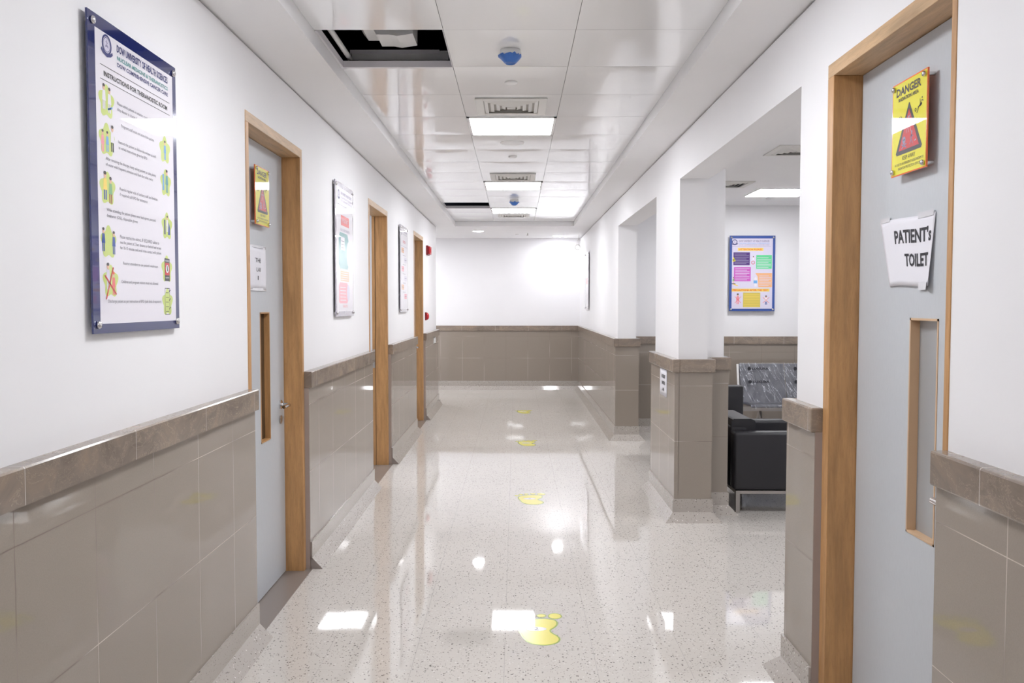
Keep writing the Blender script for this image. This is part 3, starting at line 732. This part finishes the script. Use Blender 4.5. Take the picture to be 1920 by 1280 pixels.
sheet('paper_notice', f5, 4, 4, 'small white paper notice stuck to the tiled column', ['paper'], [('PATIENT', .28, .66, .50, .13, True), ('WAITING', .30, .42, .46, .13, True), ('AREA', .42, .19, .24, .11, True)])

# ------------------------------------------------------------------ floor footprints
def smooth_closed(p, n=8):
    out = []
    for i in range(len(p)):
        p0, p1, p2, p3 = (Vector(p[(i+k) % len(p)]) for k in (-1, 0, 1, 2))
        for j in range(n):
            t = j/n; out.append(.5*((2*p1)+(-p0+p2)*t+(2*p0-5*p1+4*p2-p3)*t*t+(-p0+3*p1-3*p2+p3)*t**3))
    return out
SOLE = [(.004, .252), (.008, .200), (.023, .125), (.044, .059), (.071, .021), (.107, .005), (.145, .003), (.184, .022), (.204, .049), (.210, .081), (.201, .114), (.183, .142), (.171, .171), (.174, .194), (.190, .217), (.205, .253), (.207, .289), (.195, .320), (.157, .338), (.111, .338), (.055, .322), (.018, .295)]
TOES = [(-.004, .318, .020, .020), (.026, .352, .021, .021), (.064, .376, .022, .022), (.108, .389, .024, .024), (.197, .372, .037, .038)]
TOES = [(-.002, .318, .021, .021), (.030, .350, .021, .022), (.075, .370, .022, .024), (.129, .378, .026, .024), (.197, .372, .036, .040)]
def footprint(x, y, s, num, label):
    root = thing('footprint_sticker', (x+.1, y+.2, 0), label, 'floor sticker', 'yellow footprint stickers along the corridor floor')
    def flat(name, polys, z, m):
        mb = MB()
        for pts in polys:
            n = len(pts); top = [(x+p[0]*s, y+p[1]*s, z) for p in pts]; bot = [(p[0], p[1], z-.0003) for p in top]
            mb.add(top+bot, [tuple(range(n))]+[(i, i+n, (i+1) % n+n, (i+1) % n) for i in range(n)])
        return mb.build(name, m, root)
    sole = smooth_closed(SOLE, 6)
    cx = sum(p[0] for p in sole)/len(sole); cy = sum(p[1] for p in sole)/len(sole)
    inner = []
    for i, p in enumerate(sole):
        t = (sole[(i+1) % len(sole)]-sole[i-1]).normalized(); nrm = Vector((-t.y, t.x))
        inner.append(p-nrm*.0085 if True else p)
    # outline runs clockwise in these coordinates: keep the inner offset on the inside
    ar = lambda q: sum(q[i][0]*q[(i+1) % len(q)][1]-q[(i+1) % len(q)][0]*q[i][1] for i in range(len(q)))
    if abs(ar(inner)) > abs(ar(sole)): inner = [Vector((2*a.x-b.x, 2*a.y-b.y)) for a, b in zip(sole, inner)]
    el = lambda c, k: [(c[0]+(c[2]-k)*math.cos(2*math.pi*i/28), c[1]+(c[3]-k)*math.sin(2*math.pi*i/28)) for i in range(28)]
    flat('footprint_border', [sole]+[el(c, 0) for c in TOES], .0006, 'green_vinyl')
    flat('footprint_face', [inner]+[el(c, .006) for c in TOES], .0009, 'yellow_vinyl')
    flat('number_disc', [el((.099, .202, .050, .026), 0)], .0012, 'white_vinyl')
    vs, fs = text_mesh(num); x0 = min(v[0] for v in vs); x1 = max(v[0] for v in vs); y1 = max(v[1] for v in vs)
    mb = MB(); mb.add([(x+(.099+(v[0]-(x0+x1)/2)*.050)*s, y+(.202+(v[1]-y1/2)*.050)*s, .0015) for v in vs], fs); mb.build('number', 'black_vinyl', root)
footprint(0, 3.86, 1, '2', 'yellow footprint floor sticker with number 2, nearest the camera')
footprint(.012, 6.62, 1, '3', 'yellow footprint floor sticker, second from the camera, level with the column')
footprint(.016, 9.38, 1, '4', 'yellow footprint floor sticker, third from the camera')
footprint(.010, 12.18, 1, '5', 'yellow footprint floor sticker farthest away, before the end wall')

# ------------------------------------------------------------------ ceiling fittings
def ceiling_panel(r, label):
    x0, x1 = GX[1]+.0015, GX[2]-.0015; y0, y1 = Y0+r*P+.0015, Y0+(r+1)*P-.0015
    t = thing('ceiling_light', ((x0+x1)/2, (y0+y1)/2, ZT), label, 'ceiling light', 'square light panels in the corridor ceiling')
    mb = MB(); w = .018
    mb.box(x0, x0+w, y0, y1, ZT-.003, ZT+.03); mb.box(x1-w, x1, y0, y1, ZT-.003, ZT+.03); mb.box(x0, x1, y0, y0+w, ZT-.003, ZT+.03); mb.box(x0, x1, y1-w, y1, ZT-.003, ZT+.03)
    mb.box(x0, x1, y0, y1, ZT+.012, ZT+.03)
    mb.build('light_frame', 'plastic_white', t)
    mb = MB(); mb.box(x0+w, x1-w, y0+w, y1-w, ZT, ZT+.010); mb.build('light_diffuser', 'panel_light', t)
ceiling_panel(3, 'square ceiling light panel nearest, beside the first air diffuser')
ceiling_panel(8, 'square ceiling light panel, second one down the corridor')
ceiling_panel(12, 'square ceiling light panel farthest down the corridor')
ceiling_panel(-2, 'square ceiling light panel above and before the camera'); ceiling_panel(-7, 'square ceiling light panel far behind the camera')
def diffuser(cx, cy, z, s, label, group, dark='vent_dark', k=4):
    t = thing('air_diffuser', (cx, cy, z), label, 'air vent', group); h = s/2
    mb = MB()
    def fr(a, b, z0, z1):
        mb.box(cx-a, cx-b, cy-a, cy+a, z0, z1); mb.box(cx+b, cx+a, cy-a, cy+a, z0, z1); mb.box(cx-b, cx+b, cy-a, cy-b, z0, z1); mb.box(cx-b, cx+b, cy+b, cy+a, z0, z1)
    fr(h, h-.05, z-.008, z); mb.build('diffuser_frame', 'vent_white', t, bevel=.002)
    mb = MB(); mb.box(cx-h+.05, cx+h-.05, cy-h+.05, cy+h-.05, z-.0015, z); mb.build('diffuser_throat', dark, t)
    r = h-.055
    for i in range(k):
        a = r*(1-i/(k+.6)); b = a-r/(k+.6)*.62
        mb = MB(); za, zb = z-.003, z-.013
        o = [(cx+sx*a, cy+sy*a, za) for sx, sy in ((-1, -1), (1, -1), (1, 1), (-1, 1))]; q = [(cx+sx*b, cy+sy*b, zb+.0) for sx, sy in ((-1, -1), (1, -1), (1, 1), (-1, 1))]
        q2 = [(p[0], p[1], p[2]+.002) for p in q]; o2 = [(p[0], p[1], p[2]+.002) for p in o]
        vs = o+q+o2+q2; fs = []
        for j in range(4): l = (j+1) % 4; fs += [(j, l, 4+l, 4+j), (8+j, 12+j, 12+l, 8+l), (j, 8+j, 8+l, l), (4+j, 4+l, 12+l, 12+j)]
        mb.add(vs, fs); mb.build('diffuser_cone', 'vent_white', t)
    mb = MB(); c = r*.16; mb.box(cx-c, cx+c, cy-c, cy+c, z-.012, z-.009); mb.build('diffuser_centre', 'vent_white', t)
G = 'square air diffusers in the corridor ceiling'
mid = (GX[1]+GX[2])/2
diffuser(mid, 5.56, ZT+.001, .45, 'white square air diffuser just before the nearest light panel', G)
diffuser(mid, 8.62, ZT+.001, .45, 'white square air diffuser just before the second light panel', G)
diffuser(mid, 12.33, ZT+.001, .45, 'white square air diffuser beyond the farthest light panel', G)
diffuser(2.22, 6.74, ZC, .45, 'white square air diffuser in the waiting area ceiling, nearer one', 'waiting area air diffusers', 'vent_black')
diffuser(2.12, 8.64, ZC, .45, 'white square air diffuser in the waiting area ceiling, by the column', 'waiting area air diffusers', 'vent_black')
def smoke(cx, cy, label):
    t = thing('smoke_detector', (cx, cy, ZT), label, 'smoke detector', 'ceiling detectors wrapped in blue film')
    mb = MB(); z = ZT+.003; mb.lathe([(.0, z), (.050, z), (.052, z-.010), (.056, z-.024), (.055, z-.033), (.0, z-.034)], cx, cy); mb.build('detector_base', 'plastic_white', t)
    mb = MB(); n = 36; rn = random.Random(int(cy*10)); prof = [(.061, -.031), (.053, -.040), (.043, -.052), (.031, -.064), (.024, -.070), (.022, -.066), (0, -.066)]
    vs = []; fs = []
    for i, (r, dz) in enumerate(prof):
        for j in range(n):
            a = 2*math.pi*j/n; k = 1+(.10*rn.uniform(-1, 1) if i == 0 else .03*rn.uniform(-1, 1)); dd = dz+(.007*rn.uniform(-1, 1) if i == 0 else 0)
            vs.append((cx+r*k*math.cos(a), cy+r*k*math.sin(a), z+dd))
    for i in range(len(prof)-1):
        for j in range(n): fs.append((i*n+j, i*n+(j+1) % n, (i+1)*n+(j+1) % n, (i+1)*n+j))
    mb.add(vs, fs, 0, True); mb.build('blue_film_cap', 'blue_film', t)
smoke(-.028, 4.34, 'ceiling smoke detector with blue film cap beside the first missing tile')
smoke(-.020, 10.50, 'ceiling smoke detector with blue film cap between the second and third light panels')
def disc(name, cx, cy, z, r, label, cat, h=.012, group=None):
    mb = MB(); mb.lathe([(0, z), (r, z), (r, z-h*.7), (r*.93, z-h), (0, z-h)], cx, cy); o = mb.build(name, 'plastic_white'); return tag(o, label, cat, group)
disc('sprinkler_cover', -.028, 4.95, ZT+.002, .036, 'small round white cover plate between the detector and the first diffuser', 'ceiling fitting', group='round sprinkler covers')
disc('sprinkler_cover', -.028, 7.42, ZT+.002, .036, 'small round white cover plate before the second air diffuser', 'ceiling fitting', group='round sprinkler covers')
disc('ceiling_speaker', -.028, 6.80, ZT+.0025, .095, 'flat round white speaker just behind the nearest light panel', 'speaker', .006)
disc('sprinkler_cover', 2.88, 9.80, ZC, .03, 'tiny round cover in the waiting area ceiling behind its light panel', 'ceiling fitting', group='round sprinkler covers')
disc('sprinkler_cover', .02, 14.8, ZC, .03, 'tiny round cover in the plaster ceiling band near the end wall', 'ceiling fitting', group='round sprinkler covers')
mb = MB(); mb.tube([(.20, 14.6, ZC), (.20, 14.6, ZC-.03)], .008); mb.lathe([(0, ZC-.03), (.018, ZC-.032), (.018, ZC-.036), (0, ZC-.036)], .20, 14.6)
tag(mb.build('fire_sprinkler', 'steel'), 'small metal sprinkler head in the ceiling band near the end wall', 'ceiling fitting')
def downlight(cx, cy, label, r=.09):
    t = thing('downlight', (cx, cy, ZC), label, 'ceiling light', 'round downlights near the end wall')
    mb = MB(); mb.lathe([(r+.014, ZC), (r+.014, ZC-.004), (r, ZC-.006), (r, ZC-.001)], cx, cy); mb.build('downlight_ring', 'plastic_white', t)
    mb = MB(); mb.lathe([(0, ZC-.003), (r, ZC-.003), (r, ZC-.001), (0, ZC-.001)], cx, cy); mb.build('downlight_lens', 'down_light', t)
downlight(-.62, 14.15, 'round downlight in the ceiling band, left of centre'); downlight(.745, 15.15, 'round downlight in the ceiling band at right, close to the end wall')
# waiting area panel light
def wpanel(x0, y0, label):
    t = thing('waiting_area_light', (x0+.3, y0+.3, ZC), label, 'ceiling light', 'waiting area light panels')
    mb = MB(); mb.box(x0, x0+.6, y0, y0+.62, ZC-.006, ZC); mb.build('light_frame', 'plastic_white', t)
    mb = MB(); mb.box(x0+.012, x0+.588, y0+.012, y0+.608, ZC-.009, ZC-.006); mb.build('light_diffuser', 'room_light', t)
mb = MB(); mb.box(-2.6, -2.0, 14.2, 14.8, ZC-.008, ZC); tag(mb.build('branch_fill_light', 'panel_light'), 'unseen square light panel added in the side passage ceiling to brighten the far wall', 'ceiling light')  # out-of-view panel added to lift the light on the far wall
wpanel(2.54, 8.96, 'square light panel in the waiting area ceiling, above the benches'); wpanel(2.6, 5.0, 'square light panel in the waiting area ceiling behind the near wall piece')
# things in the opened ceiling
t = thing('lifted_ceiling_tile', (-.62, 5.0, ZT+.06), 'lifted white ceiling tile resting tilted in the void beyond the first gap', 'ceiling tile')
mb = MB(); mb.prism([(4.74, 2.905), (5.32, 2.93), (5.32, 2.96), (4.74, 2.955)], 0, -.90, -.37); mb.build('tile_pan', 'plastic_white', t)
mb = MB(); mb.prism([(4.735, 2.938), (4.765, 2.938), (4.765, 2.960), (4.735, 2.960)], 0, -.91, -.42); mb.build('tile_lip', 'aluminium', t)
mb = MB(); mb.tube([(-.905, 3.6, 2.905), (-.905, 4.72, 2.905)], .014); tag(mb.build('plenum_pipe', 'plastic_white'), 'thin white pipe running inside the first ceiling gap', 'pipe')
mb = MB()
pts = [(-.80, 2.985), (-.775, 2.955), (-.72, 2.955), (-.705, 2.925), (-.64, 2.925), (-.60, 2.918), (-.52, 2.930), (-.515, 3.12), (-.80, 3.12)]
mb.prism(pts, 1, 4.36, 4.56); tag(mb.build('plenum_unit', 'plastic_white'), 'white moulded unit hanging in the first open ceiling gap', 'duct unit')

# ------------------------------------------------------------------ wall things
t = thing('alarm_sounder', (XL, 11.98, 2.33), 'red square fire alarm sounder high on the left wall past the last door', 'fire alarm')
mb = MB(); mb.box(XL, XL+.03, 11.86, 12.09, 2.25, 2.38); mb.build('sounder_base', 'red_dark', t, bevel=.004)
mb = MB(); mb.box(XL+.03, XL+.055, 11.875, 12.075, 2.262, 2.368); mb.tube([(XL+.055, 11.975, 2.315), (XL+.062, 11.975, 2.315)], .035, n=20); mb.build('sounder_lens', 'red_plastic', t, bevel=.004)
t = thing('call_point', (XL, 11.75, 1.4), 'red manual fire call point low on the left wall past the last door', 'fire alarm')
mb = MB(); mb.box(XL, XL+.02, 11.69, 11.80, 1.345, 1.455); mb.build('call_point_back', 'red_dark', t, bevel=.003)
mb = MB(); mb.lathe([(0, 0), (.048, 0), (.046, .014), (.03, .028), (0, .032)], 0, 0, n=24)
mb.v = [(XL+.02+z, 11.745+x, 1.40+y) for x, y, z in mb.v]; mb.build('call_point_cover', 'red_plastic', t)
t = thing('switch_plate', (TL, 12.75, 1.03), 'small white cover plate on the left tiles near the corner', 'switch')
mb = MB(); mb.box(TL, TL+.009, 12.63, 12.86, .985, 1.070); mb.build('plate', 'plastic_white', t, bevel=.003)
mb = MB(); mb.box(TL+.009, TL+.013, 12.71, 12.78, 1.0, 1.055); mb.build('rocker', 'plastic_white', t, bevel=.002)
# hanging ring of cable at the far right corner
t = thing('hanging_cable_ring', (1.06, 14.9, 2.5), 'grey cable ring hanging from the ceiling in the far right corner', 'cable')
mb = MB(); cx, cz, r = 1.075, 2.555, .043
mb.tube([(cx+r*math.cos(2*math.pi*i/32), 14.9, cz+r*math.sin(2*math.pi*i/32)) for i in range(33)], .006, n=8, cap=False); mb.build('ring', 'steel', t)
mb = MB(); mb.tube([(cx+.02, 14.9, ZC), (cx+.018, 14.9, 2.70), (cx-.015, 14.9, 2.65), (cx-.025, 14.9, 2.59)], .003, n=6); mb.build('wire', 'steel', t)
mb = MB(); mb.tube([(cx+.02, 14.9, ZC), (cx+.022, 14.9, 2.68), (cx+.026, 14.9, 2.59)], .003, n=6); mb.build('wire', 'steel', t)
mb = MB(); mb.tube([(cx-.04, 14.9, 2.55), (cx-.035, 14.9, 2.46), (cx, 14.9, 2.43), (cx+.035, 14.9, 2.46), (cx+.04, 14.9, 2.55)], .0025, n=6); mb.build('loose_loop', 'plastic_white', t)

# ------------------------------------------------------------------ waiting area furniture
def armchair(loc, rz, label, bh=.695, d=.78, w=.80, full=False):
    """local frame: faces +x, back at x=0, width along y"""
    t = thing('armchair', loc, label, 'armchair', 'black leatherette armchairs in the waiting area'); t.rotation_euler = (0, 0, rz)
    def put(mb, n, m, bevel=0, seg=3):
        o = mb.build(n, m, None, bevel=bevel, seg=seg); o.parent = t
        if bevel:
            for p in o.data.polygons: p.use_smooth = True
        return o
    at = .125
    for y0 in (0, w-at): mb = MB(); mb.box(.14 if full else .0, d, y0, y0+at, .17, .61); put(mb, 'armrest', 'leatherette', .028, 5)
    mb = MB(); mb.box(0, .135, 0 if full else at+.002, w if full else w-at-.002, .17, bh if full else .64); put(mb, 'back_panel', 'leatherette', .02, 4)
    mb = MB(); x_ = .14 if full else .012; mb.prism([(x_, .40), (.27, .40), (.19, bh-.012), (.16, bh), (max(.03, x_), bh), (x_, bh-.02)], 1, at+.004, w-at-.004); put(mb, 'back_cushion', 'leatherette', .018, 4)
    mb = MB(); mb.box(.20, d-.01, at+.004, w-at-.004, .28, .43); put(mb, 'seat_cushion', 'leatherette', .025, 4)
    mb = MB(); mb.box(.10, d-.03, at, w-at, .18, .275); put(mb, 'seat_base', 'leatherette', .01)
    mb = MB(); s = .03; mb.box(.02, d-.02, .005, .005+s, .145, .168); mb.box(.02, d-.02, w-.005-s, w-.005, .145, .168); mb.box(.02, .02+s, .005+s, w-.005-s, .145, .168); mb.box(d-.02-s, d-.02, .005+s, w-.005-s, .145, .168)
    put(mb, 'base_rail', 'brushed_metal')
    for x0 in (.02, d-.02-s):
        for y0 in (.005, w-.005-s): mb = MB(); mb.box(x0, x0+s, y0, y0+s, 0, .144); put(mb, 'leg', 'brushed_metal')
    return t
armchair((1.635, 6.36, 0), 0, 'low black armchair with metal base just behind the column, side on')
armchair((2.175, 8.12, 0), math.pi/2, 'black armchair turned away, partly hidden behind the column and nearer armchair', bh=.79, w=.72, full=True)
# plastic-wrapped steel bench against the back wall
def film():
    m = bpy.data.materials.new('wrap_film'); m.use_nodes = True; t = NT(m); nt = t.t
    p = t.p; p.inputs['Base Color'].default_value = (.75, .77, .82, 1); p.inputs['Roughness'].default_value = .12; p.inputs['Specular IOR Level'].default_value = .9
    tr = t.n('ShaderNodeBsdfTransparent'); mx = t.n('ShaderNodeMixShader')
    v = t.scaled((9, 9, 2.2)); n = t.noise(v, 2.2, 2, .5)
    w = t.n('ShaderNodeTexNoise'); t.l(t.scaled((14, 14, 3)), w.inputs['Vector']); w.inputs['Scale'].default_value = 1.6; w.inputs['Detail'].default_value = 3; w.inputs['Distortion'].default_value = .1
    rot = t.n('ShaderNodeVectorRotate', rotation_type='Y_AXIS'); rot.inputs['Angle'].default_value = .45; t.l(t.scaled((1, 1, 1)), rot.inputs['Vector'])
    sv = t.n('ShaderNodeVectorMath', operation='MULTIPLY'); t.l(rot.outputs[0], sv.inputs[0]); sv.inputs[1].default_value = (13, 4, 1.6); t.l(sv.outputs[0], w.inputs['Vector'])
    cre = t.math('LESS_THAN', t.math('ABSOLUTE', t.math('SUBTRACT', w.outputs['Fac'], .5)), .008)
    f = t.math('ADD', t.math('MULTIPLY', n, .34), t.math('MULTIPLY', cre, .55))
    t.l(f, mx.inputs[0]); t.l(tr.outputs[0], mx.inputs[1]); t.l(p.outputs[0], mx.inputs[2])
    t.bump(n, .6, .02); t.l(mx.outputs[0], nt.nodes['Material Output'].inputs[0]); M['wrap_film'] = m
film()
bench = thing('waiting_bench', (3.4, 9.9, 0), 'row of steel waiting seats still wrapped in clear printed plastic against the back wall', 'bench')
sw = .525
for i in range(3):
    x0 = 2.635+i*(sw+.012); x1 = x0+sw
    mb = MB(); ys, ye = 9.52, 9.98
    mb.prism([(ys, .425), (ys+.03, .440), (ye-.055, .415), (10.075, .86), (10.09, .865), (ye-.035, .402), (ys+.03, .424), (ys, .41)], 0, x0, x1)
    st = mb.build('seat_shell', 'seat_steel' if 'seat_steel' in M else 'brushed_metal', bench)
    mb = MB(); n = 26; k = 20; rn = random.Random(40+i); vs = []; fs = []
    for a in range(n+1):
        for b in range(k+1):
            u, v = a/n, b/k
            if v < .4: q = v/.4; y = ys-.01+(ye-.06-ys)*q; z = .452-.02*q
            else: q = (v-.4)/.6; y = ye-.08+.13*q; z = .43+.445*q
            j = .010*math.sin(17*u+7*v+i)+.008*rn.uniform(-1, 1)
            vs.append((x0-.01+(sw+.02)*u, y-.012-abs(j)*.8, z+.006+abs(j)*(.5 if v < .4 else .1)))
    for a in range(n):
        for b in range(k): q = a*(k+1)+b; fs.append((q, q+1, q+k+2, q+k+1))
    # skirt of film hanging over the seat front
    mb.add(vs, fs, 0, False)
    sk = []
    for a in range(n+1):
        u = a/n; x = x0-.01+(sw+.02)*u
        sk += [(x, ys-.022-.008*math.sin(40*u), .455), (x, ys-.028-.010*math.sin(53*u+1), .435), (x, ys-.02-.012*math.sin(47*u+2), .405-.012*math.sin(19*u+i))]
    mb.add(sk, [(a*3+b, a*3+b+1, a*3+b+4, a*3+b+3) for a in range(n) for b in (0, 1)])
    wr = mb.build('plastic_wrap', 'wrap_film', bench)
    for zz in (.815, .665):
        yy = 9.90+.13*((zz-.436)/.445)-.020
        mb = MB(); vs, fs = text_mesh('LUXURA', True); xa = min(v[0] for v in vs); xb = max(v[0] for v in vs); ya = max(v[1] for v in vs)
        mb.add([(x0+.13+(v[0]-xa)/(xb-xa)*.19, yy-.022, zz+v[1]/ya*.026-.013) for v in vs], fs)
        mb.add([(x0+.095+.021*math.cos(2*math.pi*j/20), yy-.022, zz+.021*math.sin(2*math.pi*j/20)) for j in range(20)], [tuple(range(20))])
        mb.build('wrap_print', 'ink', wr)
mb = MB(); mb.box(2.60, 4.28, 9.74, 9.79, .345, .40); mb.build('cross_beam', 'brushed_metal', bench)
for x in (2.80, 3.18, 4.05):
    mb = MB(); mb.tube([(x, 9.56, .0), (x, 9.60, .10), (x, 9.70, .22), (x, 9.76, .345)], .02); mb.tube([(x, 10.02, .0), (x, 9.96, .10), (x, 9.84, .22), (x, 9.78, .345)], .02)
    mb.build('leg', 'brushed_metal', bench)
for x in (2.618, 4.26):
    mb = MB(); mb.tube([(x, 10.07, .86), (x, 9.98, .44)], .014); mb.build('side_post', 'plastic_white', bench)
